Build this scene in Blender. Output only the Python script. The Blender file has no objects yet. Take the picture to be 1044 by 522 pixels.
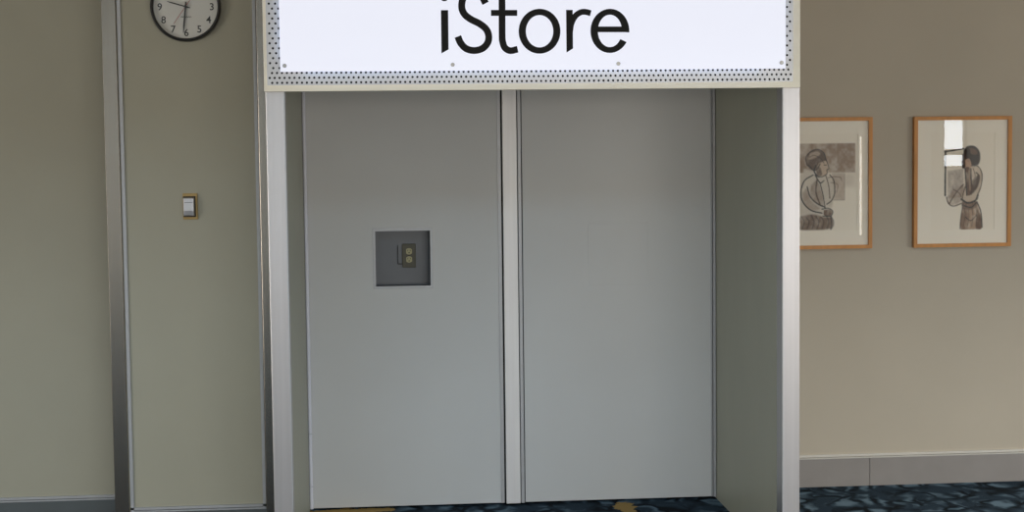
import bpy, bmesh, math
import numpy as np
from mathutils import Matrix, Vector

sc = bpy.context.scene
col = sc.collection
rng = np.random.default_rng(7)

# ------------------------------------------------------------------ camera
cam_d = bpy.data.cameras.new('camera'); cam = bpy.data.objects.new('camera', cam_d); col.objects.link(cam)
cam_d.sensor_fit = 'HORIZONTAL'; cam_d.sensor_width = 36.0; cam_d.lens = 36.0 * 1540.0 / 1044.0
cam_d.clip_start = 0.05; cam_d.clip_end = 100
cr = Vector((0.9964026, -0.0839582, -0.0115273)); cu = Vector((0.0168653, 0.0631498, 0.9978615)); cf = Vector((0.0830508, 0.9944662, -0.0643386))
m = Matrix.Identity(4)
for i in range(3):
    m[i][0], m[i][1], m[i][2] = cr[i], cu[i], -cf[i]
m[2][3] = 1.80
cam.matrix_world = m
sc.camera = cam

# ------------------------------------------------------------------ view, world, large lights
sc.view_settings.view_transform = 'Standard'; sc.view_settings.look = 'None'
sc.view_settings.gamma = 1.0; sc.view_settings.use_curve_mapping = False
sc.view_settings.exposure = 0.0
w = bpy.data.worlds.new('sky'); sc.world = w; w.use_nodes = True
w.node_tree.nodes['Background'].inputs[0].default_value = (0.75, 0.86, 1.0, 1); w.node_tree.nodes['Background'].inputs[1].default_value = 0.5

YREAR, XW, XE, ZC, ZH, YSOF = -4.0, -6.5, 9.5, 2.95, 5.0, 4.4    # unseen ceiling step, added to shade the upper walls; high hall behind its edge
WINDOWS = [(0.2, 2.7, 0.15, 2.35), (3.0, 5.3, 0.15, 2.35), (6.36, 6.44, 0.70, 2.05), (7.51, 7.85, 1.60, 2.65)]     # x0, x1, z0, z1 in the rear wall; first added to brighten panels, slit added for a reflected streak
SIDES = [(1, -3.6, -0.6, 0.15, 2.35), (1, -0.2, 2.8, 0.15, 2.35), (-1, -3.6, -0.6, 0.15, 2.35), (-1, -0.2, 2.8, 0.15, 2.35)]   # east (1) or west (-1), y0, y1, z0, z1
ADDED_SKYLIGHTS = [(-5.2, -1.4, -2.8, 1.6), (-0.4, 3.4, -2.8, 1.6), (4.4, 8.2, -2.8, 1.6)]     # unseen, added for cool light low down; x0, x1, y0, y1 in the high ceiling
SKY_L = 7.0; DAY = (1.0, 0.91, 0.79); BLUE = (0.56, 0.79, 1.0)

def area(name, loc, sx, sy, radiance, color, rot=(0, 0, 0), spread=math.pi):
    l = bpy.data.lights.new(name, 'AREA'); l.shape = 'RECTANGLE'; l.size = sx; l.size_y = sy
    l.energy = radiance * math.pi * sx * sy; l.color = color; l.spread = spread
    o = bpy.data.objects.new(name, l); col.objects.link(o); o.location = loc; o.rotation_euler = rot
    return o
# daylight in the rear openings, the added first one and slit among them
for i, (x0, x1, z0, z1) in enumerate(WINDOWS):
    area('window_daylight', ((x0 + x1) / 2, YREAR - 0.16, (z0 + z1) / 2), x1 - x0, z1 - z0, SKY_L if i < 3 else 9.0, DAY if i < 3 else (0.9, 0.95, 1.0), (math.radians(90), 0, 0))
for e, y0, y1, z0, z1 in SIDES:
    area('window_daylight', ((XE + .16) if e > 0 else (XW - .16), (y0 + y1) / 2, (z0 + z1) / 2), z1 - z0, y1 - y0, SKY_L, DAY, (0, math.radians(90 * e), 0))
# ceiling troffers
WARM = (1.0, 0.90, 0.76)
for x in (-3.6, -0.6, 2.4, 5.4):
    area('ceiling_troffer', (x, 3.0, ZH - 0.012), 1.2, 0.6, 6.0, WARM)
for x, L in ((-3.2, 3.0), (-0.4, 3.0), (2.9, 40.0), (5.7, 40.0)):
    area('ceiling_troffer', (x, 5.0, ZC - 0.012), 1.2, 0.3, L, WARM, spread=2.2)
for x0, x1, y0, y1 in ADDED_SKYLIGHTS:  # cool light through the added skylights
    area('added_skylight_light', ((x0 + x1) / 2, (y0 + y1) / 2, ZH + .16), x1 - x0, y1 - y0, 4.9, BLUE)

# ------------------------------------------------------------------ materials
def lin(c):
    c = np.asarray(c, float) / 255.0
    return np.where(c <= 0.04045, c / 12.92, ((c + 0.055) / 1.055) ** 2.4)
def nt(name):
    mt = bpy.data.materials.new(name); mt.use_nodes = True
    t = mt.node_tree; return mt, t, t.nodes['Principled BSDF'], t.nodes, t.links
def plain(name, rgb, rough=0.5, metal=0.0, var=0.06, scale=8.0, stretch=(1, 1, 1), bump=0.0, bscale=200.0, spec=0.5):
    mt, t, b, N, Lk = nt(name)
    c = lin(rgb)
    tc = N.new('ShaderNodeTexCoord'); mp = N.new('ShaderNodeMapping'); mp.inputs['Scale'].default_value = stretch
    Lk.new(tc.outputs['Object'], mp.inputs[0])
    nz = N.new('ShaderNodeTexNoise'); nz.inputs['Scale'].default_value = scale; nz.inputs['Detail'].default_value = 3
    Lk.new(mp.outputs[0], nz.inputs['Vector'])
    rp = N.new('ShaderNodeValToRGB')
    rp.color_ramp.elements[0].position = 0.3; rp.color_ramp.elements[1].position = 0.7
    rp.color_ramp.elements[0].color = (*(c * (1 - var)), 1); rp.color_ramp.elements[1].color = (*np.minimum(c * (1 + var), 1), 1)
    Lk.new(nz.outputs[0], rp.inputs[0]); Lk.new(rp.outputs[0], b.inputs['Base Color'])
    b.inputs['Roughness'].default_value = rough; b.inputs['Metallic'].default_value = metal
    b.inputs['Specular IOR Level'].default_value = spec
    if bump:
        n2 = N.new('ShaderNodeTexNoise'); n2.inputs['Scale'].default_value = bscale; n2.inputs['Detail'].default_value = 2
        Lk.new(mp.outputs[0], n2.inputs['Vector'])
        bp = N.new('ShaderNodeBump'); bp.inputs['Strength'].default_value = bump; bp.inputs['Distance'].default_value = 0.001
        Lk.new(n2.outputs[0], bp.inputs['Height']); Lk.new(bp.outputs[0], b.inputs['Normal'])
    return mt
def glass(name):
    mt, t, b, N, Lk = nt(name)
    N.remove(b)
    tr = N.new('ShaderNodeBsdfTransparent'); gl = N.new('ShaderNodeBsdfGlossy'); gl.inputs['Roughness'].default_value = 0.0
    lw = N.new('ShaderNodeLayerWeight')                     # Schlick reflectance of one glass surface
    pw = N.new('ShaderNodeMath'); pw.operation = 'POWER'; pw.inputs[1].default_value = 5.0; Lk.new(lw.outputs['Facing'], pw.inputs[0])
    fr = N.new('ShaderNodeMath'); fr.operation = 'MULTIPLY_ADD'; fr.inputs[1].default_value = 0.96; fr.inputs[2].default_value = 0.04; Lk.new(pw.outputs[0], fr.inputs[0])
    mx = N.new('ShaderNodeMixShader')
    Lk.new(fr.outputs[0], mx.inputs[0]); Lk.new(tr.outputs[0], mx.inputs[1]); Lk.new(gl.outputs[0], mx.inputs[2])
    Lk.new(mx.outputs[0], N['Material Output'].inputs[0])
    return mt
def carpet_mat():
    mt, t, b, N, Lk = nt('patterned_carpet')
    tc = N.new('ShaderNodeTexCoord')
    nz = N.new('ShaderNodeTexNoise'); nz.inputs['Scale'].default_value = 5.0; nz.inputs['Detail'].default_value = 2
    Lk.new(tc.outputs['Object'], nz.inputs['Vector'])
    wv = N.new('ShaderNodeVectorMath'); wv.operation = 'MULTIPLY_ADD'
    wv.inputs[1].default_value = (0.22, 0.22, 0); Lk.new(nz.outputs['Color'], wv.inputs[0]); Lk.new(tc.outputs['Object'], wv.inputs[2])
    vo = N.new('ShaderNodeTexVoronoi'); vo.feature = 'DISTANCE_TO_EDGE'; vo.inputs['Scale'].default_value = 9.0
    mp = N.new('ShaderNodeMapping'); mp.inputs['Rotation'].default_value = (0, 0, 0.7); mp.inputs['Scale'].default_value = (1.0, 0.5, 1)
    Lk.new(wv.outputs[0], mp.inputs[0]); Lk.new(mp.outputs[0], vo.inputs['Vector'])
    r1 = N.new('ShaderNodeValToRGB'); e = r1.color_ramp.elements
    e[0].position = 0.06; e[0].color = (*lin((16, 22, 28)), 1); e[1].position = 0.22; e[1].color = (*lin((98, 118, 132)), 1)
    k = e.new(0.13); k.color = (*lin((52, 70, 84)), 1)
    Lk.new(vo.outputs['Distance'], r1.inputs[0])
    v2 = N.new('ShaderNodeTexNoise'); v2.inputs['Scale'].default_value = 7.0; v2.inputs['Detail'].default_value = 4; Lk.new(wv.outputs[0], v2.inputs['Vector'])
    r2 = N.new('ShaderNodeValToRGB'); r2.color_ramp.elements[0].position = 0.42; r2.color_ramp.elements[1].position = 0.58
    Lk.new(v2.outputs[0], r2.inputs[0])
    mx = N.new('ShaderNodeMixRGB'); mx.inputs[1].default_value = (*lin((40, 54, 66)), 1)
    Lk.new(r2.outputs[0], mx.inputs[0]); Lk.new(r1.outputs[0], mx.inputs[2])
    # woven tan motifs of the carpet
    last = mx.outputs[0]
    nf = N.new('ShaderNodeTexNoise'); nf.inputs['Scale'].default_value = 22; nf.inputs['Detail'].default_value = 3; Lk.new(tc.outputs['Object'], nf.inputs['Vector'])
    for cx, cy, rx, ry in ((1.21, 7.62, 0.055, 0.13), (-0.20, 7.73, 0.24, 0.05), (2.2, 6.2, 0.08, 0.2), (0.4, 5.6, 0.09, 0.2), (-1.0, 6.0, 0.2, 0.08)):
        s = N.new('ShaderNodeVectorMath'); s.operation = 'SUBTRACT'; s.inputs[1].default_value = (cx + 0.06, cy + 0.05, 0)
        w2 = N.new('ShaderNodeVectorMath'); w2.operation = 'MULTIPLY_ADD'; w2.inputs[1].default_value = (0.12, 0.12, 0); Lk.new(nf.outputs['Color'], w2.inputs[0]); Lk.new(tc.outputs['Object'], w2.inputs[2])
        Lk.new(w2.outputs[0], s.inputs[0])
        d = N.new('ShaderNodeVectorMath'); d.operation = 'DIVIDE'; d.inputs[1].default_value = (rx, ry, 1); Lk.new(s.outputs[0], d.inputs[0])
        ln = N.new('ShaderNodeVectorMath'); ln.operation = 'LENGTH'; Lk.new(d.outputs[0], ln.inputs[0])
        lt = N.new('ShaderNodeMath'); lt.operation = 'LESS_THAN'; lt.inputs[1].default_value = 1.0; Lk.new(ln.outputs['Value'], lt.inputs[0])
        m2 = N.new('ShaderNodeMixRGB'); m2.inputs[2].default_value = (*lin((158, 130, 80)), 1)
        Lk.new(lt.outputs[0], m2.inputs[0]); Lk.new(last, m2.inputs[1]); last = m2.outputs[0]
    Lk.new(last, b.inputs['Base Color']); b.inputs['Roughness'].default_value = 0.95; b.inputs['Specular IOR Level'].default_value = 0.1
    n3 = N.new('ShaderNodeTexNoise'); n3.inputs['Scale'].default_value = 260
    Lk.new(tc.outputs['Object'], n3.inputs['Vector'])
    bp = N.new('ShaderNodeBump'); bp.inputs['Strength'].default_value = 0.6; bp.inputs['Distance'].default_value = 0.003
    Lk.new(n3.outputs[0], bp.inputs['Height']); Lk.new(bp.outputs[0], b.inputs['Normal'])
    return mt
def print_mat():
    mt, t, b, N, Lk = nt('ink_on_paper')
    a = N.new('ShaderNodeVertexColor'); a.layer_name = 'ink'
    Lk.new(a.outputs[0], b.inputs['Base Color']); b.inputs['Roughness'].default_value = 0.8
    return mt
def halo_mat():
    mt, t, b, N, Lk = nt('added_halo_light')
    b.inputs['Base Color'].default_value = (0.5, 0.5, 0.5, 1)
    b.inputs['Emission Color'].default_value = (0.42, 0.62, 1.0, 1); b.inputs['Emission Strength'].default_value = 4.0
    return mt
def glow_mat():
    mt, t, b, N, Lk = nt('backlit_acrylic')
    b.inputs['Base Color'].default_value = (0.25, 0.25, 0.25, 1); b.inputs['Roughness'].default_value = 0.12
    b.inputs['Emission Color'].default_value = (0.85, 0.87, 1.0, 1); b.inputs['Emission Strength'].default_value = 0.81
    return mt

M = dict(
    carpet=carpet_mat(), ceiling=plain('ceiling_tile', (226, 216, 196), 0.9),
    wall=plain('vinyl_wall', (178, 167, 150), 0.55, var=0.02, scale=3, bump=0.15, bscale=300),
    wall_l=plain('vinyl_wall_panel', (160, 156, 139), 0.5, var=0.02, scale=3, bump=0.1, bscale=300),
    far=plain('far_wall_paint', (200, 196, 188), 0.8, var=0.02),
    ret=plain('return_laminate', (156, 157, 142), 0.45, var=0.03, scale=6, stretch=(1, 1, .3)),
    board=plain('grey_laminate', (196, 196, 195), 0.38, var=0.02, scale=2, bump=0.03, bscale=60),
    alu=plain('brushed_aluminium', (184, 182, 184), 0.38, 0.85, var=0.04, scale=60, stretch=(1, 1, .02)),
    alu_m=plain('satin_mullion', (220, 218, 218), 0.45, 0.35, var=0.03, scale=60, stretch=(1, 1, .02)),
    alu_d=plain('post_metal', (154, 148, 140), 0.24, 1.0, var=0.04, scale=60, stretch=(1, 1, .02)),
    strip=plain('aluminium_strip', (170, 171, 174), 0.45, 0.4, var=0.03, scale=30),
    tube=plain('tube_enamel', (214, 214, 224), 0.4, 0.0, var=0.02), gap=plain('dark_gap', (40, 40, 40), 0.9),
    base_l=plain('dark_baseboard', (80, 86, 88), 0.5, var=0.04),
    base_r=plain('grey_baseboard', (136, 130, 126), 0.5, var=0.04),
    rail=plain('pale_rail', (205, 200, 192), 0.4, 0.3, var=0.03),
    cream=plain('cream_metal', (230, 223, 205), 0.42, 0.0, var=0.02),
    black=plain('sign_black', (36, 36, 36), 0.8, var=0.02, spec=0.15),
    sheet=plain('perforated_cool_tint', (196, 196, 198), 0.42, 0.45, var=0.02), glow=glow_mat(), halo=halo_mat(), bolt=plain('bolt_steel', (166, 166, 164), 0.35, 0.6),  # sheet: cool grey stands in for bluish glow and shade on cream plate
    void=plain('sign_interior', (24, 24, 24), 0.9),
    rim=plain('clock_rim', (18, 18, 18), 0.3), dial=plain('clock_dial', (206, 204, 198), 0.7, var=0.02),
    ink=plain('clock_ink', (22, 22, 22), 0.6), red=plain('clock_red', (150, 40, 36), 0.5),
    glass=glass('thin_glass'), wood=plain('oak_frame', (196, 132, 62), 0.42, var=0.12, scale=30, stretch=(1, 1, .2)),
    mat=plain('mat_board', (240, 230, 214), 0.85, var=0.01), printm=print_mat(),
    tan=plain('tan_plate', (168, 140, 84), 0.5), plate=plain('brown_plate', (86, 82, 66), 0.5, 0.0),
    recep=plain('ivory_receptacle', (168, 160, 116), 0.4), box=plain('recess_steel', (92, 95, 100), 0.4, 0.3, var=0.03),
    winframe=plain('window_frame_paint', (60, 56, 54), 0.5),
)

# ------------------------------------------------------------------ mesh helpers
def wpos(o):
    p = Vector((0, 0, 0))
    while o: p += o.location; o = o.parent
    return p
def mk(name, V, F, mat, parent=None, smooth=False, origin=None):
    V = [Vector(v) for v in V]
    if origin is None and parent is None:
        xs = [v.x for v in V]; ys = [v.y for v in V]; zs = [v.z for v in V]
        origin = Vector(((min(xs) + max(xs)) / 2, (min(ys) + max(ys)) / 2, min(zs)))
    off = wpos(parent) if parent else Vector(origin)
    me = bpy.data.meshes.new(name); me.from_pydata([v - off for v in V], [], F)
    bm = bmesh.new(); bm.from_mesh(me); bmesh.ops.recalc_face_normals(bm, faces=bm.faces); bm.to_mesh(me); bm.free()
    me.materials.append(M[mat])
    if smooth:
        for p in me.polygons: p.use_smooth = True
    o = bpy.data.objects.new(name, me); col.objects.link(o)
    if parent: o.parent = parent
    else: o.location = off
    return o
BF = [(0, 1, 3, 2), (4, 6, 7, 5), (0, 4, 5, 1), (2, 3, 7, 6), (0, 2, 6, 4), (1, 5, 7, 3)]
def bv(x0, x1, y0, y1, z0, z1): return [(x, y, z) for x in (x0, x1) for y in (y0, y1) for z in (z0, z1)]
def boxes(lst):
    V, F = [], []
    for b in lst:
        n = len(V); V += bv(*b); F += [tuple(i + n for i in f) for f in BF]
    return V, F
def box(name, b, mat, parent=None, bevel=0.0):
    o = mk(name, bv(*b), BF, mat, parent)
    if bevel:
        md = o.modifiers.new('bevel', 'BEVEL'); md.width = bevel; md.segments = 2; md.limit_method = 'NONE'
    return o
def multi(name, lst, mat, parent=None): return mk(name, *boxes(lst), mat, parent)
def struct(o): o['kind'] = 'structure'; return o
def tag(o, label, cat, group=None):
    o['label'] = label; o['category'] = cat
    if group: o['group'] = group
    return o
def thing(name, loc, label, cat, group=None):
    o = bpy.data.objects.new(name, None); col.objects.link(o); o.location = loc; o.empty_display_size = 0.1
    return tag(o, label, cat, group)
def ring(x0, x1, z0, z1, hx0, hx1, hz0, hz1, y0, y1):
    """board with a rectangular opening, front at y0, back at y1"""
    V, F = [], []
    for y in (y0, y1):
        V += [(x0, y, z0), (x1, y, z0), (x1, y, z1), (x0, y, z1), (hx0, y, hz0), (hx1, y, hz0), (hx1, y, hz1), (hx0, y, hz1)]
    for i in range(4):
        j = (i + 1) % 4
        F += [(i, j, 4 + j, 4 + i), (8 + i, 8 + j, 12 + j, 12 + i), (i, j, 8 + j, 8 + i), (4 + i, 4 + j, 12 + j, 12 + i)]
    return V, F
def lathe(prof, cx, cz, n=64):
    """profile of (radius, y) turned around a y axis through (cx, cz)"""
    V, F = [], []
    for r, y in prof:
        for k in range(n):
            a = 2 * math.pi * k / n; V.append((cx + r * math.cos(a), y, cz + r * math.sin(a)))
    for i in range(len(prof) - 1):
        for k in range(n):
            F.append((i * n + k, i * n + (k + 1) % n, (i + 1) * n + (k + 1) % n, (i + 1) * n + k))
    return V, F
def disc(cx, cz, r, y0, y1, n=16):
    V, F = lathe([(r, y0), (r, y1)], cx, cz, n)
    F += [tuple(range(n)), tuple(range(n, 2 * n))]
    return V, F
def extrude(loops, y0, y1):
    """flat polygons (x, z) pushed from y0 to y1, joined"""
    V, F = [], []
    for P in loops:
        n = len(V); k = len(P)
        V += [(x, y0, z) for x, z in P] + [(x, y1, z) for x, z in P]
        F += [tuple(range(n, n + k)), tuple(range(n + k, n + 2 * k))]
        F += [(n + i, n + (i + 1) % k, n + k + (i + 1) % k, n + k + i) for i in range(k)]
    return V, F
def smooth_curve(P, per=10):
    P = [np.array(p, float) for p in P]; Q = [2 * P[0] - P[1]] + P + [2 * P[-1] - P[-2]]
    out = []
    for i in range(1, len(Q) - 2):
        for k in range(per):
            t = k / per
            out.append(0.5 * (2 * Q[i] + (Q[i + 1] - Q[i - 1]) * t + (2 * Q[i - 1] - 5 * Q[i] + 4 * Q[i + 1] - Q[i + 2]) * t * t + (3 * Q[i] - Q[i - 1] - 3 * Q[i + 1] + Q[i + 2]) * t ** 3))
    out.append(P[-1]); return np.array(out)
def ribbon(P, w):
    """quads along a centre line; w a width or one width per point"""
    P = np.asarray(P, float); T = np.gradient(P, axis=0); T /= np.linalg.norm(T, axis=1)[:, None]
    Nn = np.stack([-T[:, 1], T[:, 0]], 1); w = np.broadcast_to(w, len(P))[:, None] / 2
    return P + Nn * w, P - Nn * w
def strip_mesh(A, B, y0, y1, conv):
    V, F = [], []
    n = len(A)
    for y in (y0, y1):
        for S in (A, B): V += [(conv(*p)[0], y, conv(*p)[1]) for p in S]
    a, b, c, d = 0, n, 2 * n, 3 * n
    for i in range(n - 1):
        F += [(a + i, a + i + 1, b + i + 1, b + i), (c + i, c + i + 1, d + i + 1, d + i), (a + i, a + i + 1, c + i + 1, c + i), (b + i, b + i + 1, d + i + 1, d + i)]
    F += [(a, b, d, c), (a + n - 1, b + n - 1, d + n - 1, c + n - 1)]
    return V, F
def join(*parts):
    V, F = [], []
    for v, f in parts:
        n = len(V); V += v; F += [tuple(i + n for i in q) for q in f]
    return V, F

# ------------------------------------------------------------------ planes of the place (metres)
YF, YB, YM, YL, YR = 6.42, 7.75, 7.185, 7.485, 7.955      # column fronts, panels, clock wall, left wall, right wall
XLI, XRI, XLO, XRO = -0.413, 1.714, -0.493, 1.791          # alcove inside and outside

# ------------------------------------------------------------------ setting
struct(mk('floor', bv(XW, XE, YREAR - .2, 8.2, -0.05, 0.0), BF, 'carpet', origin=(0, 0, 0)))
struct(box('ceiling', (XW, XE, YSOF, 8.2, ZC, ZC + 0.1), 'ceiling'))
struct(box('wall_fascia_added', (XW, XE, YSOF, YSOF + .1, ZC + .1, ZH), 'far'))  # unseen drop, added so its edge shades the upper walls
pieces = []; px = XW
for x0, x1, y0, y1 in ADDED_SKYLIGHTS:
    pieces += [(px, x0, YREAR - .2, YSOF + .1, ZH, ZH + .2), (x0, x1, YREAR - .2, y0, ZH, ZH + .2), (x0, x1, y1, YSOF + .1, ZH, ZH + .2)]; px = x1
pieces.append((px, XE, YREAR - .2, YSOF + .1, ZH, ZH + .2))
struct(multi('ceiling_high', pieces, 'ceiling'))
for i, (x0, x1, y0, y1) in enumerate(ADDED_SKYLIGHTS):
    V, F = ring(x0, x1, y0, y1, x0 + .04, x1 - .04, y0 + .04, y1 - .04, ZH + .02, ZH + .10)
    fr = struct(mk('window_%d' % (i + 9), [(a, c, b) for a, b, c in V], F, 'winframe'))  # frame of an added, unseen skylight
    box('pane', (x0 + .04, x1 - .04, y0 + .04, y1 - .04, ZH + .055, ZH + .061), 'glass', fr)
struct(box('wall_left', (XW, -1.262, YL, YL + .3, 0, ZC), 'wall_l'))
struct(box('wall_middle', (-1.262, -0.500, YM, YM + .6, 0, ZC), 'wall_l'))
struct(box('wall_right', (XRO - .02, XE, YR, YR + .2, 0, ZC), 'wall'))
struct(box('wall_alcove_left', (XLO + .012, XLI, YF + .10, 7.95, 0, 2.32), 'ret'))
struct(box('wall_alcove_right', (XRI, XRO - .012, YF + .10, 7.955, 0, 2.32), 'ret'))
struct(box('wall_alcove_back', (XLI, XRI, 7.93, 7.96, 0, 2.32), 'ret'))
struct(box('wall_header', (XLO + .012, XRO - .012, YF + .02, 7.955, 2.32, ZC), 'wall'))
for e, nm in ((1, 'wall_east'), (-1, 'wall_west')):
    xa = XE if e > 0 else XW - .2
    pieces = []; py = YREAR - .2
    for ee, y0, y1, z0, z1 in SIDES:
        if ee != e: continue
        pieces += [(xa, xa + .2, py, y0, 0, ZH), (xa, xa + .2, y0, y1, 0, z0), (xa, xa + .2, y0, y1, z1, ZH)]; py = y1
    pieces.append((xa, xa + .2, py, 8.2, 0, ZH))
    struct(multi(nm, pieces, 'far'))
for i, (e, y0, y1, z0, z1) in enumerate(SIDES):
    xa = XE + .03 if e > 0 else XW - .10
    V, F = ring(y0, y1, z0, z1, y0 + .03, y1 - .03, z0 + .03, z1 - .03, xa, xa + .07)
    fr = struct(mk('window_%d' % (i + 5), [(b, a, c) for a, b, c in V], F, 'winframe'))
    box('pane', (xa + .032, xa + .038, y0 + .03, y1 - .03, z0 + .03, z1 - .03), 'glass', fr)
    box('mullion', (xa + .01, xa + .06, (y0 + y1) / 2 - .02, (y0 + y1) / 2 + .02, z0 + .03, z1 - .03), 'winframe', fr)
# rear wall around its windows
pieces = []; px = XW
for x0, x1, z0, z1 in WINDOWS:
    pieces += [(px, x0, YREAR - .2, YREAR, 0, ZH), (x0, x1, YREAR - .2, YREAR, 0, z0), (x0, x1, YREAR - .2, YREAR, z1, ZH)]; px = x1
pieces.append((px, XE, YREAR - .2, YREAR, 0, ZH))
struct(multi('wall_rear', pieces, 'far'))
for i, (x0, x1, z0, z1) in enumerate(WINDOWS):  # first and slit-like third are added for light and reflection
    t = 0.012 if x1 - x0 < .2 else 0.03
    fr = struct(mk('window_%d' % (i + 1), *ring(x0, x1, z0, z1, x0 + t, x1 - t, z0 + t, z1 - t, YREAR - .10, YREAR - .03), 'winframe'))
    box('pane', (x0 + t, x1 - t, YREAR - .07, YREAR - .064, z0 + t, z1 - t), 'glass', fr)
    if i != 2: box('transom', (x0 + t, x1 - t, YREAR - .09, YREAR - .04, 1.78, 1.86), 'winframe', fr)
    if i < 2:
        for k in (1, 2): box('mullion', (x0 + (x1 - x0) * k / 3 - .02, x0 + (x1 - x0) * k / 3 + .02, YREAR - .092, YREAR - .038, z0 + t, z1 - t), 'winframe', fr)

# posts beside and behind the clock wall
def post(n, x0, x1, y0):
    return struct(box('trim_%d' % n, (x0, x1, y0, y0 + .03, 0, ZC), 'alu_d', None, .003))
struct(box('trim_1', (-1.294, -1.2285, YM - .015, YL + .01, 0, ZC), 'alu_d', None, .003))
struct(box('trim_2', (-0.586, -0.498, YM - .015, YM + .02, 0, ZC), 'alu_d', None, .003))
# slim frames around the wall panels
struct(multi('trim_3', [(-1.2225, -1.207, YM - .010, YM + .002, .158, ZC), (-0.6035, -0.589, YM - .010, YM + .002, .158, ZC)], 'strip'))
struct(multi('trim_4', [(-1.2225, -0.589, YM - .010, YM + .002, .1615, .1735), (-1.2225, -0.589, YM - .016, YM + .002, .1515, .159)], 'strip'))
struct(multi('trim_5', [(XW, -1.294, YL - .010, YL + .002, .1615, .1735), (XW, -1.294, YL - .016, YL + .002, .1515, .159)], 'strip'))
struct(multi('trim_6', [(XRO, XE, YR - .012, YR + .002, .163, .176), (XRO, XE, YR - .018, YR + .002, .1535, .160)], 'rail'))
struct(box('baseboard_left', (XW, -1.294, YL - .014, YL + .002, 0, .150), 'base_l'))
struct(box('baseboard_middle', (-1.2285, -0.586, YM - .013, YM + .002, 0, .150), 'base_l'))
struct(box('baseboard_right', (XRO, 2.603, YR - .016, YR + .002, 0, .152), 'base_r', None, .002))
struct(box('baseboard_right', (2.6045, XE, YR - .016, YR + .002, 0, .152), 'base_r', None, .002))
# metal cladding of the two alcove jambs
def jamb(n, xo, xi, s):
    o = struct(box('trim_%d' % n, (min(xo, xi), max(xo, xi), YF, YF + .10, 0, 2.32), 'alu', None, .004))
    box('corner_bead', (xi - .004 if s > 0 else xi - .001, xi + .001 if s > 0 else xi + .004, YF - .0025, YF + .004, 0, 2.09), 'strip', o)
    return o
jamb(7, XLO, XLI, 1); jamb(8, XRO, XRI, -1)

# ------------------------------------------------------------------ closure panels
SCREW = disc(0, 0, .0045, 0, .004, 10)
def screw(x, z, y, parent):
    return mk('screw', [(x + v[0], y + v[1], z + v[2]) for v in SCREW[0]], SCREW[1], 'bolt', parent)
PZ0, PZ1 = 0.012, 2.318
t = thing('closure_panel', (0.09, YB, 0), 'grey closure panel with a square recess holding an outlet, left side of doorway', 'panel')
mk('board', *ring(-0.397, 0.577, PZ0, PZ1, -0.056, 0.228, 1.152, 1.439, YB, YB + .025), 'board', t)
fl = mk('recess_flange', *ring(-0.068, 0.238, 1.141, 1.452, -0.054, 0.226, 1.154, 1.437, YB - .003, YB), 'strip', t)
rb = multi('recess_box', [(-.056, .228, YB + .12, YB + .124, 1.152, 1.439), (-.060, -.056, YB, YB + .124, 1.148, 1.443), (.228, .232, YB, YB + .124, 1.148, 1.443),
                          (-.056, .228, YB + .001, YB + .124, 1.148, 1.152), (-.056, .228, YB + .001, YB + .124, 1.439, 1.443)], 'box', t)
# half-round tube along the hinge side, in two lengths
def tube(x, r, z0, z1, y, parent, name='edge_tube'):
    V, F = [], []
    for z in (z0, z1):
        for k in range(12): V.append((x + r * math.cos(2 * math.pi * k / 12), y + r * math.sin(2 * math.pi * k / 12), z))
    F = [(k, (k + 1) % 12, 12 + (k + 1) % 12, 12 + k) for k in range(12)]
    return mk(name, V, F, 'tube', parent, True)
tube(-0.4035, .0095, .404, 2.315, YB - .012, t); tube(-0.4035, .0095, .130, .400, YB - .012, t); tube(-0.4035, .0095, .012, .126, YB - .012, t)
box('edge_strip', (0.577, 0.594, YB - .006, YB + .025, PZ0, PZ1), 'strip', t)
screw(.586, .135, YB - .010, t); screw(.586, 1.62, YB - .010, t)

t = thing('closure_panel', (1.19, YB, 0), 'plain grey closure panel with a square blank cover, beside the dark right jamb wall', 'panel')
box('board', (0.704, 1.686, YB, YB + .025, PZ0, PZ1), 'board', t)
cv = box('access_cover', (1.044, 1.358, YB - .0022, YB + .001, 1.138, 1.462), 'board', t, .0008)
for x, z in ((1.198, 1.454), (1.201, 1.147), (1.348, 1.300), (1.053, 1.300)): 
    mk('screw', [(x + v[0] * .6, YB - .0042 + v[1] * .6, z + v[2] * .6) for v in SCREW[0]], SCREW[1], 'board', cv)
multi('edge_strip', [(1.686, 1.694, YB - .004, YB + .02, PZ0, PZ1), (1.697, 1.711, YB - .010, YB + .02, PZ0, PZ1)], 'strip', t)
screw(1.703, .135 + .155, YB - .014, t); screw(1.703, 1.60, YB - .014, t)

t = thing('mullion', (0.65, YB, 0), 'flat aluminium centre post between the two grey panels', 'post')
box('channel', (0.6025, 0.6765, YB - .020, YB + .03, .010, 2.319), 'alu_m', t, .002)
box('cover_strip', (0.681, 0.6985, YB - .012, YB + .03, .010, 2.319), 'strip', t, .001)
box('shadow_gap', (0.594, 0.704, YB + .012, YB + .034, .010, 2.318), 'gap', t)
screw(.690, .142, YB - .016, t); screw(.690, 1.62, YB - .016, t)

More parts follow.
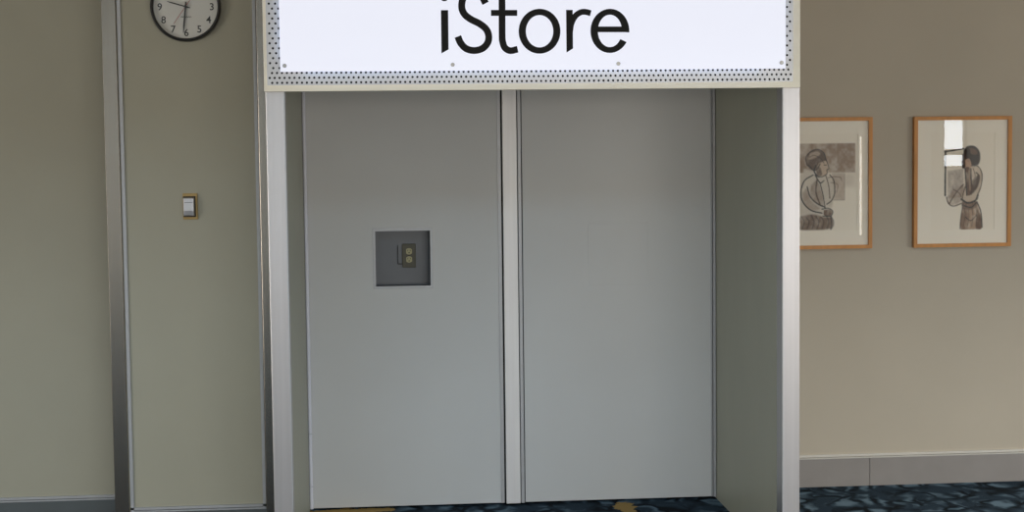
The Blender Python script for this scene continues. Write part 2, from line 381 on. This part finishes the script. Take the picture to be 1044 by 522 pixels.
# ------------------------------------------------------------------ electrical outlet in the recess
YO = YB + .1195
t = thing('electrical_outlet', (.118, YO, 1.241), 'brown outlet plate with two ivory sockets inside the square recess', 'outlet')
box('cover_plate', (.083, .154, YO - .012, YO, 1.241, 1.364), 'plate', t, .003)
for z in (1.325, 1.283):
    prof = [(.0165 * math.copysign(min(abs(math.cos(a)) * 1.15, .92), math.cos(a)), .0165 * math.sin(a)) for a in np.linspace(0, 2 * math.pi, 20, endpoint=False)]
    r = mk('receptacle', *extrude([[(.119 + x, z + y) for x, y in prof]], YO - .0165, YO - .010), 'recep', t)
    multi('slot', [(.111, .1132, YO - .0171, YO - .016, z + .001, z + .009), (.1245, .1267, YO - .0171, YO - .016, z + .001, z + .008), (.1165, .1215, YO - .0171, YO - .016, z - .010, z - .0045)], 'ink', r)
mk('screw', [(.119 + v[0] * .6, YO - .0135 + v[1] * .6, 1.304 + v[2] * .6) for v in SCREW[0]], SCREW[1], 'gap', t)
multi('wire_bracket', [(.059, .0625, YO - .010, YO - .006, 1.262, 1.358), (.059, .084, YO - .010, YO - .006, 1.258, 1.262)], 'gap', t)

# ------------------------------------------------------------------ wall switch
t = thing('wall_switch', (-.908, YM, 1.533), 'small silver box switch on a tan wall plate below the clock', 'switch')
box('back_plate', (-.944, -.876, YM - .010, YM, 1.533, 1.655), 'tan', t, .002)
hz = [(YM - .010, 1.637), (YM - .040, 1.634), (YM - .044, 1.575), (YM - .040, 1.551), (YM - .010, 1.549)]
V = [(-.938, y, z) for y, z in hz] + [(-.889, y, z) for y, z in hz]
h = mk('housing', V, [tuple(range(5)), tuple(range(5, 10))] + [(i, (i + 1) % 5, 5 + (i + 1) % 5, 5 + i) for i in range(5)], 'alu', t)
md = h.modifiers.new('bevel', 'BEVEL'); md.width = .003; md.segments = 2
box('seam', (-.932, -.895, YM - .0425, YM - .039, 1.612, 1.614), 'gap', h)
box('gasket', (-.941, -.885, YM - .0135, YM - .009, 1.545, 1.641), 'gap', t)

# ------------------------------------------------------------------ clock
CX, CZ = -.9065, 2.5205
t = thing('wall_clock', (CX, YM, CZ - .1615), 'round wall clock with black rim and white dial reading nine thirty-one', 'clock')
mk('rim', *lathe([(.150, YM), (.1615, YM), (.1615, YM - .030), (.159, YM - .041), (.155, YM - .045), (.150, YM - .043), (.147, YM - .034), (.1465, YM - .014)], CX, CZ, 96), 'rim', t, True)
dl = mk('dial', *disc(CX, CZ, .1485, YM - .015, YM - .004, 96), 'dial', t)
def text(s, size, x, z, y, mat, parent, name, bold=0.0):
    c = bpy.data.curves.new('txt', 'FONT'); c.body = s; c.size = size; c.align_x = 'CENTER'; c.align_y = 'CENTER'; c.resolution_u = 3; c.offset = bold
    o = bpy.data.objects.new('txt', c); col.objects.link(o)
    dg = bpy.context.evaluated_depsgraph_get(); me = o.evaluated_get(dg).to_mesh()
    vs = [tuple(v.co) for v in me.vertices]; fs = [tuple(p.vertices) for p in me.polygons]
    o.evaluated_get(dg).to_mesh_clear(); bpy.data.objects.remove(o); bpy.data.curves.remove(c)
    xs = [v[0] for v in vs]; ys = [v[1] for v in vs]; mx, my = (min(xs) + max(xs)) / 2, (min(ys) + max(ys)) / 2
    return mk(name, [(x + v[0] - mx, y, z + v[1] - my) for v in vs], fs, mat, parent)
for k in range(1, 13):
    a = math.radians(90 - 30 * k)
    text(str(k), .046, CX + .119 * math.cos(a), CZ + .119 * math.sin(a), YM - .0156, 'ink', dl, 'numeral', .0006)
def hand(name, deg, L, tail, w0, w1, y, mat):
    a = math.radians(90 - deg); d = np.array([math.cos(a), math.sin(a)]); n = np.array([-d[1], d[0]]); c = np.array([CX, CZ])
    P = [c - d * tail + n * w0 / 2, c + d * L * .75 + n * w0 / 2 * 1.0, c + d * L + n * w1 / 2, c + d * L - n * w1 / 2, c + d * L * .75 - n * w0 / 2, c - d * tail - n * w0 / 2]
    return mk(name, *extrude([[tuple(p) for p in P]], y - .001, y + .001), mat, t)
hand('hour_hand', 286, .088, .020, .0055, .002, YM - .020, 'ink')
hand('minute_hand', 186, .122, .022, .0075, .002, YM - .024, 'ink')
hand('second_hand', 215, .096, .048, .0022, .0014, YM - .028, 'red')
mk('hub', *disc(CX, CZ, .007, YM - .030, YM - .015, 20), 'ink', t)
sq = smooth_curve([(CX - .024 + .048 * k / 12, CZ - .047 + (.003 if k % 2 else -.003)) for k in range(13)], 4)
mk('maker_mark', *strip_mesh(*ribbon(sq, .0018), YM - .0157, YM - .0151, lambda x, z: (x, z)), 'ink', dl)
mk('glass', *lathe([(.0, YM - .0365), (.05, YM - .0363), (.10, YM - .0355), (.1475, YM - .034)], CX, CZ, 64), 'glass', t, True)

# ------------------------------------------------------------------ framed drawings
def value_noise(h, w_, cells):
    g = rng.random((cells + 2, cells + 2)); y = np.linspace(0, cells, h); x = np.linspace(0, cells, w_)
    yi = y.astype(int); xi = x.astype(int); fy = (y - yi)[:, None]; fx = (x - xi)[None]
    fy = fy * fy * (3 - 2 * fy); fx = fx * fx * (3 - 2 * fx)
    return (g[np.ix_(yi, xi)] * (1 - fx) + g[np.ix_(yi, xi + 1)] * fx) * (1 - fy) + (g[np.ix_(yi + 1, xi)] * (1 - fx) + g[np.ix_(yi + 1, xi + 1)] * fx) * fy
class Sheet:
    """a sheet of paper painted with soft brush strokes; coordinates in half-centimetres from the frame's upper left"""
    def __init__(s, u0, u1, v0, v1, step, paper):
        s.u = np.arange(u0, u1 + 1e-6, step); s.v = np.arange(v0, v1 + 1e-6, step)
        s.U, s.V = np.meshgrid(s.u, s.v); s.c = np.ones((*s.U.shape, 3)) * lin(paper)
        s.n = value_noise(*s.U.shape, 14) * .6 + value_noise(*s.U.shape, 40) * .4
    def put(s, a, rgb, al, rough=.5):
        a = np.clip(a, 0, 1) * al * (1.1 - rough + rough * 1.8 * s.n); a = np.clip(a, 0, 1)[..., None]; s.c = s.c * (1 - a) + lin(rgb) * a
    def seg(s, P):
        d = np.full(s.U.shape, 1e9)
        for (x0, y0), (x1, y1) in zip(P[:-1], P[1:]):
            dx, dy = x1 - x0, y1 - y0; q = np.clip(((s.U - x0) * dx + (s.V - y0) * dy) / (dx * dx + dy * dy + 1e-9), 0, 1)
            d = np.minimum(d, np.hypot(s.U - x0 - q * dx, s.V - y0 - q * dy))
        return d
    def line(s, P, w_, rgb, al=.9, curve=True, soft=.5):
        if curve and len(P) > 2: P = smooth_curve(P, 5)
        s.put((w_ / 2 + soft / 2 - s.seg(P)) / soft, rgb, al, .35)
    def fill(s, P, rgb, al=.8, soft=1.0, curve=True, rough=.5):
        P = list(P)
        if curve: P = [tuple(p) for p in smooth_curve(P + [P[0]], 4)][:-1]
        ins = np.zeros(s.U.shape, bool); k = len(P)
        for i in range(k):
            x0, y0 = P[i]; x1, y1 = P[(i + 1) % k]
            ins ^= ((y0 > s.V) != (y1 > s.V)) & (s.U < (x1 - x0) * (s.V - y0) / (y1 - y0 + 1e-12) + x0)
        d = s.seg(P + [P[0]]) * np.where(ins, 1, -1)
        s.put(d / soft + .5, rgb, al, rough)
    def mesh(s, conv, y, parent):
        h, w_ = s.U.shape
        V = [(*conv(a, b),) for b in s.v for a in s.u]; V = [(x, y, z) for x, z in V]
        F = [(j * w_ + i, j * w_ + i + 1, (j + 1) * w_ + i + 1, (j + 1) * w_ + i) for j in range(h - 1) for i in range(w_ - 1)]
        o = mk('drawing', V, F, 'printm', parent)
        at = o.data.color_attributes.new('ink', 'FLOAT_COLOR', 'POINT')
        at.data.foreach_set('color', np.concatenate([s.c.reshape(-1, 3), np.ones((h * w_, 1))], 1).astype(np.float32).ravel())
        return o
def picture(x0, x1, z0, z1, label, op, paint):
    fw, fd = .0195, .030
    t = thing('framed_drawing', ((x0 + x1) / 2, YR, z0), label, 'picture', 'framed drawings on the right wall')
    yf = YR - fd
    for name, P in (('frame_rail', [(x0, z1), (x1, z1), (x1 - fw, z1 - fw), (x0 + fw, z1 - fw)]), ('frame_rail', [(x0, z0), (x1, z0), (x1 - fw, z0 + fw), (x0 + fw, z0 + fw)]),
                    ('frame_stile', [(x0, z0), (x0, z1), (x0 + fw, z1 - fw), (x0 + fw, z0 + fw)]), ('frame_stile', [(x1, z0), (x1, z1), (x1 - fw, z1 - fw), (x1 - fw, z0 + fw)])):
        o = mk(name, *extrude([P], yf, YR), 'wood', t)
    mk('mat_board', *ring(x0 + fw, x1 - fw, z0 + fw, z1 - fw, *op, YR - .016, YR - .013), 'mat', t)
    paint(t)
    box('glass', (x0 + fw, x1 - fw, YR - .0205, YR - .0185, z0 + fw, z1 - fw), 'glass', t)
    return t
SEP, DRK, BLK = (78, 54, 38), (34, 22, 15), (16, 10, 8)
def c1(u, v): return (2.217663 + .00538 * (u - 816), 2.0096 - .005262 * (v - 118))
def c2(u, v): return (2.8225 + .00545 * (u - 928), 2.0035 - .0053 * (v - 118))
def paint1(t):
    s = Sheet(793, 875, 135, 236, .62, (238, 227, 210))
    s.fill([(793, 146), (872, 146), (872, 176), (793, 176)], (150, 124, 102), .8, 1, False, .5)
    s.fill([(793, 176), (872, 176), (872, 190), (793, 190)], (196, 180, 162), .5, 6, False, .4)
    s.fill([(848, 178), (861, 178), (861, 204), (848, 204)], (176, 154, 134), .6, 1, False, .5)
    s.line([(848, 177), (861, 177), (861, 204), (847, 204)], .6, SEP, .55, False)
    s.fill([(820, 172), (840, 177), (850, 190), (848, 214), (846, 231), (812, 232), (814, 198)], (206, 194, 178), .9, 2.5)
    s.fill([(827, 188), (833, 184), (838, 196), (840, 210), (832, 207), (826, 200)], (140, 116, 96), .6, 2)
    s.fill([(818, 196), (823, 192), (827, 204), (836, 212), (828, 214), (820, 207)], (150, 126, 106), .55, 2)
    s.fill([(822, 160), (826, 154), (833, 152), (840, 156), (842, 162), (841, 168), (836, 167), (832, 172), (827, 172), (822, 167)], (96, 72, 54), .95, 1.2)
    s.fill([(826, 156), (833, 154), (836, 157), (830, 161), (824, 162)], (190, 170, 150), .8, 1.5)
    s.fill([(835, 166), (842, 164), (844, 170), (842, 178), (836, 179), (832, 174)], (196, 172, 148), .9, 1)
    s.fill([(832, 170), (836, 170), (838, 178), (833, 180)], (92, 68, 52), .75, 1.2)
    s.line([(842, 162), (845, 171), (843, 173), (843, 177), (838, 180), (834, 180)], .8, BLK, .95)
    s.line([(840, 168), (842.5, 168)], .9, BLK, .9, False)
    s.line([(823, 168), (821.5, 160), (827, 154), (834, 152), (840, 156), (842, 163)], .9, DRK, .9)
    s.line([(825, 160), (830, 158), (836, 161), (840, 166)], .8, DRK, .7)
    s.line([(832, 168), (830, 174), (833, 179)], 1.4, BLK, .9)
    s.line([(824, 168), (829, 173), (833, 172), (836, 167)], 1.2, BLK, .85)
    s.line([(831, 178), (836, 186), (840, 184)], 1.3, DRK, .9)
    s.line([(829, 178), (820, 184), (816.5, 196), (819, 206), (827, 214), (838, 217)], 1.3, BLK, .95)
    s.line([(823, 190), (826, 200), (833, 207), (841, 211)], 1.4, DRK, .9)
    s.line([(836, 186), (839, 198), (841, 210)], 1.0, DRK, .9)
    s.line([(833, 182), (832, 196), (836, 208)], 1.6, SEP, .8)
    s.line([(846, 178), (850, 184), (851, 196), (848, 204), (843, 208)], 1.1, DRK, .9)
    s.line([(842, 179), (845, 190), (846, 202)], 1.0, SEP, .9)
    s.line([(844, 181), (851, 180), (857, 181), (858, 184)], .8, SEP, .75)
    s.line([(847, 186), (854, 188), (853, 196)], .7, SEP, .6)
    s.fill([(840, 214), (847, 213), (849, 217), (845, 220), (840, 219)], (110, 82, 62), .9, .8)
    s.line([(838, 213), (844, 212), (849, 215), (847, 220), (839, 220)], 1.0, BLK, .95)
    s.fill([(812, 221), (828, 218), (840, 221), (848, 222), (847, 233), (812, 233)], (120, 94, 74), .8, 2.0)
    for k in range(8): s.line([(812 + 5 * k, 219 + (k % 3)), (815 + 5 * k, 226), (813 + 5 * k, 233)], 1.1, DRK, .6)
    s.line([(847, 220), (848, 228), (847, 234)], 1.0, DRK, .9)
    s.mesh(c1, YR - .0128, t)
def paint2(t):
    s = Sheet(948, 1015, 133, 237, .62, (238, 227, 210))
    s.fill([(966, 174), (982, 172), (983, 201), (966, 202)], (140, 120, 106), .6, 1.5, False, .7)
    s.line([(963.6, 154), (963.6, 199)], 1.8, BLK, .95, False); s.line([(963, 154.5), (982, 151.5)], 1.7, DRK, .95, False)
    s.fill([(966, 200), (974, 192), (982, 190), (981, 204), (970, 209)], (150, 126, 108), .6, 2)
    s.line([(968, 207), (975, 196), (982, 188)], 1.3, SEP, .8); s.line([(965, 201), (967, 207), (972, 210), (981, 207)], 1.4, SEP, .8)
    s.line([(972, 193), (978, 197), (981, 203)], 1.2, SEP, .6)
    s.fill([(988, 168), (996, 168), (1001, 177), (1000, 190), (996, 202), (986, 207), (980, 205), (983, 190), (984, 176)], (196, 176, 154), .9, 1.5)
    s.fill([(982, 206), (995, 205), (999, 216), (1001, 232), (981, 233), (980, 220)], (168, 138, 112), .9, 1.5)
    s.fill([(981, 212), (986, 210), (987, 233), (979, 233)], (118, 86, 64), .7, 2)
    s.fill([(996, 211), (1000, 222), (1001, 233), (995, 233)], (92, 60, 42), .85, 1.2)
    s.fill([(981, 205), (990, 207), (995, 206), (996, 211), (988, 214), (981, 212)], (104, 76, 58), .7, 1.2)
    s.fill([(982, 153), (986, 149), (993, 149), (998, 154), (999, 162), (997, 168), (992, 169), (986, 166), (982, 160)], (44, 27, 19), 1.0, 1.2, True, .15)
    s.fill([(988, 151), (994, 152), (996, 157), (990, 157)], (120, 88, 68), .6, 1.5)
    s.fill([(980.5, 157), (985, 158), (986, 167), (982, 172), (980, 168)], (60, 40, 30), .95, 1)
    s.fill([(983.5, 163), (988, 162), (990, 169), (987, 174), (984.5, 172)], (182, 146, 120), .85, .8)
    s.fill([(983, 171), (988, 171), (990, 184), (991, 196), (986, 199), (984, 186)], (98, 68, 50), .95, 1)
    s.line([(987.6, 174), (988.4, 184), (989, 194)], 1.2, (170, 140, 114), .7)
    s.line([(983.5, 172), (984.6, 184), (985.5, 199)], 1.2, BLK, .95)
    s.line([(989.5, 172), (990, 182), (991.5, 193), (996, 189), (998, 180), (995, 176)], 1.3, BLK, .9)
    s.fill([(991, 186), (997, 178), (999, 182), (996, 192), (989, 199)], (72, 48, 34), .85, 1)
    s.line([(990, 169), (997, 170), (1001, 178), (1000, 190), (996, 200), (994, 206)], 1.0, DRK, .9)
    s.line([(980, 203), (987, 207), (995, 204), (997, 199)], 1.8, BLK, .9)
    s.line([(981, 209), (990, 211.5), (996, 206)], 1.4, DRK, .9)
    s.line([(996, 206), (1000, 216), (1001.5, 232)], 1.2, BLK, .9)
    s.line([(982, 208), (980, 220), (979, 233)], 1.1, SEP, .9)
    s.line([(984, 221), (990, 225), (996, 219)], 1.1, DRK, .8)
    for k in range(4): s.line([(983 + 4 * k, 212), (984 + 4 * k, 221), (982 + 4.4 * k, 231)], .9, SEP, .6)
    s.line([(992, 172), (994, 180), (990, 186)], .8, SEP, .8); s.line([(984, 190), (982, 197), (981, 203)], 1.2, SEP, .8)
    s.mesh(c2, YR - .0128, t)
picture(2.063, 2.608, 1.296, 2.000, 'framed sepia drawing of a woman facing right, partly hidden behind the right jamb', (2.140, 2.530, 1.395, 1.912), paint1)
picture(2.838, 3.379, 1.295, 1.999, 'framed sepia drawing of a woman holding a hand to her face, farthest right', (2.935, 3.290, 1.388, 1.910), paint2)

# ------------------------------------------------------------------ store sign
SX0, SX1, SZ0, SZ1, YS = -0.495, 1.784, 2.091, 2.672, 6.394
t = thing('store_sign', ((SX0 + SX1) / 2, YS, SZ0), 'illuminated white sign with black lettering on a perforated cream box above doorway', 'sign')
multi('housing', [(SX0, SX0 + .004, YS + .001, YF + .02, SZ0, SZ1), (SX1 - .004, SX1, YS + .001, YF + .02, SZ0, SZ1), (SX0, SX1, YS + .001, YF + .02, SZ1 - .004, SZ1), (SX0, SX1, YS + .001, YF + .02, SZ0, SZ0 + .004)], 'cream', t)
box('backing', (SX0 + .004, SX1 - .004, YS + .014, YS + .018, SZ0 + .004, SZ1 - .004), 'void', t)
PV, PF = [], []
def quad(x0, x1, z0, z1):
    if x1 - x0 < 1e-6 or z1 - z0 < 1e-6: return
    n = len(PV); PV.extend([(x0, YS, z0), (x1, YS, z0), (x1, YS, z1), (x0, YS, z1)]); PF.append((n, n + 1, n + 2, n + 3))
def cell(x0, x1, z0, z1, r=.0052):
    n = len(PV); cx, cz = (x0 + x1) / 2, (z0 + z1) / 2
    out = [(x1, cz), (x1, z1), (cx, z1), (x0, z1), (x0, cz), (x0, z0), (cx, z0), (x1, z0)]
    PV.extend([(x, YS, z) for x, z in out])
    for y in (YS, YS + .003):
        PV.extend([(cx + r * math.cos(math.pi / 4 * k), y, cz + r * math.sin(math.pi / 4 * k)) for k in range(8)])
    for k in range(8):
        j = (k + 1) % 8; PF.append((n + k, n + j, n + 8 + j, n + 8 + k)); PF.append((n + 8 + k, n + 8 + j, n + 16 + j, n + 16 + k))
p = .0205; BX0, BX1 = -.4815, 1.7535; nb = int((BX1 - BX0) / p); BX1 = BX0 + nb * p
def band(z):
    for k in range(3):
        a, b = z + k * p, z + (k + 1) * p
        if k % 2 == 0:
            quad(BX0, BX0 + p / 2, a, b); quad(BX1 - p / 2, BX1, a, b)
            for i in range(nb - 1): cell(BX0 + p / 2 + i * p, BX0 + p / 2 + (i + 1) * p, a, b)
        else:
            for i in range(nb): cell(BX0 + i * p, BX0 + (i + 1) * p, a, b)
zb0 = 2.1265 - p / 2; zb1 = zb0 + 3 * p; rows = 19; zt0 = zb1 + rows * p; zt1 = zt0 + 3 * p
band(zb0); band(zt0)
q = .026
for k in range(rows):
    a, b = zb1 + k * p, zb1 + (k + 1) * p
    if k % 2: 
        cell(BX0, BX0 + q, a, b); cell(BX0 + q, BX0 + 2 * q, a, b); quad(BX0 + 2 * q, BX0 + 2.5 * q, a, b)
        cell(BX1 - q, BX1, a, b); cell(BX1 - 2 * q, BX1 - q, a, b); quad(BX1 - 2.5 * q, BX1 - 2 * q, a, b)
    else:
        quad(BX0, BX0 + q / 2, a, b); cell(BX0 + .5 * q, BX0 + 1.5 * q, a, b); cell(BX0 + 1.5 * q, BX0 + 2.5 * q, a, b)
        quad(BX1 - q / 2, BX1, a, b); cell(BX1 - 1.5 * q, BX1 - .5 * q, a, b); cell(BX1 - 2.5 * q, BX1 - 1.5 * q, a, b)
quad(BX0 + 2.5 * q, BX1 - 2.5 * q, zb1, zt0)
mk('perforated_sheet', PV, PF, 'sheet', t); PV, PF = [], []
quad(SX0, BX0, SZ0, SZ1); quad(BX1, SX1, SZ0, SZ1); quad(BX0, BX1, SZ0, zb0); quad(BX0, BX1, zt1, SZ1)
mk('face_frame', PV, PF, 'cream', t)
box('light_panel', (-.4245, 1.7115, 6.360, 6.368, 2.170, 2.598), 'glow', t, .001)
# unseen strips added behind the panel's edge for a cool glow
box('added_glow_strip', (-.33, 1.62, 6.3685, 6.373, 2.1735, 2.179), 'halo', t); box('added_glow_strip', (-.4215, -.4165, 6.3685, 6.373, 2.23, 2.55), 'halo', t); box('added_glow_strip', (1.7035, 1.7080, 6.3685, 6.373, 2.23, 2.55), 'halo', t)
for x in (-.406, .291, .991, 1.693):
    for z in (2.195, 2.573):
        s = mk('standoff', *join(disc(x, z, .0085, 6.354, 6.360, 20), disc(x, z, .005, 6.368, YS, 12)), 'bolt', t)
        mk('bolt_head', *disc(x, z, .0035, 6.3525, 6.354, 6), 'bolt', s)
# lettering: unit = 4.1 mm, u to the right, v downwards
def lc(u, v): return (.226329 + .004135 * (u - 445) - .000043 * (v + 12), 2.512996 - .000016 * (u - 445) - .004083 * (v + 12))
YA, YZ = 6.3585, 6.3602
def poly(P): return extrude([[lc(*p) for p in P]], YA, YZ)
def stroke(P, w_, per=12): return strip_mesh(*ribbon(smooth_curve(P, per), w_), YA, YZ, lc)
def ell(cx, cy, ao, bo, ai, bi, a0=0, a1=360, n=72):
    A = np.radians(np.linspace(a0, a1, n + 1))
    return strip_mesh(np.stack([cx + ao * np.cos(A), cy - bo * np.sin(A)], 1), np.stack([cx + ai * np.cos(A), cy - bi * np.sin(A)], 1), YA, YZ, lc)
def letter(*parts):
    parts = [([(x, y - .0004 * k * (y < 6.36), z) for x, y, z in V], F) for k, (V, F) in enumerate(parts)]
    return mk('letter', *join(*parts), 'black', t)
letter(poly([(449.8, 10.3), (457.1, 10.3), (457.4, 50.2), (450.2, 54.3)]), poly([(453.3 + 4.5 * math.cos(a), -3.2 + 4.5 * math.sin(a)) for a in np.linspace(0, 2 * math.pi, 24, endpoint=False)]))
letter(stroke([(466.8, 37.1), (469.6, 43.6), (475.0, 49.3), (483.3, 51.4), (491.8, 49.2), (497.0, 43.5), (498.1, 36.6), (495.6, 29.8), (489.0, 24.2), (480.0, 19.6), (473.6, 14.4), (470.9, 7.6), (472.0, -1.0), (476.6, -6.8), (484.0, -8.6), (490.6, -4.8), (495.0, 3.4)], 7.0))
letter(stroke([(511.6, -9), (511.7, 10), (511.8, 36), (512.3, 42.5), (514.6, 48.6), (520.0, 51.6), (527.5, 50.1)], 6.8), poly([(500.5, 10.1), (527.1, 10.1), (527.1, 16.1), (500.5, 16.1)]))
letter(ell(549.9, 31.8, 21.3, 22.9, 14.0, 16.5))
letter(poly([(577.0, 10.0), (583.7, 10.0), (584.1, 49.4), (577.5, 53.7)]), stroke([(580.9, 33.0), (582.4, 24.0), (586.2, 16.6), (591.6, 12.6), (596.6, 12.0), (602.2, 13.4)], 6.0))
letter(ell(622.0, 31.5, 19.9, 22.6, 12.4, 16.6, -4, 329.5, 72), poly([(608.5, 27.0), (636.5, 27.0), (641.9, 29.0), (641.9, 32.8), (608.5, 32.8)]))
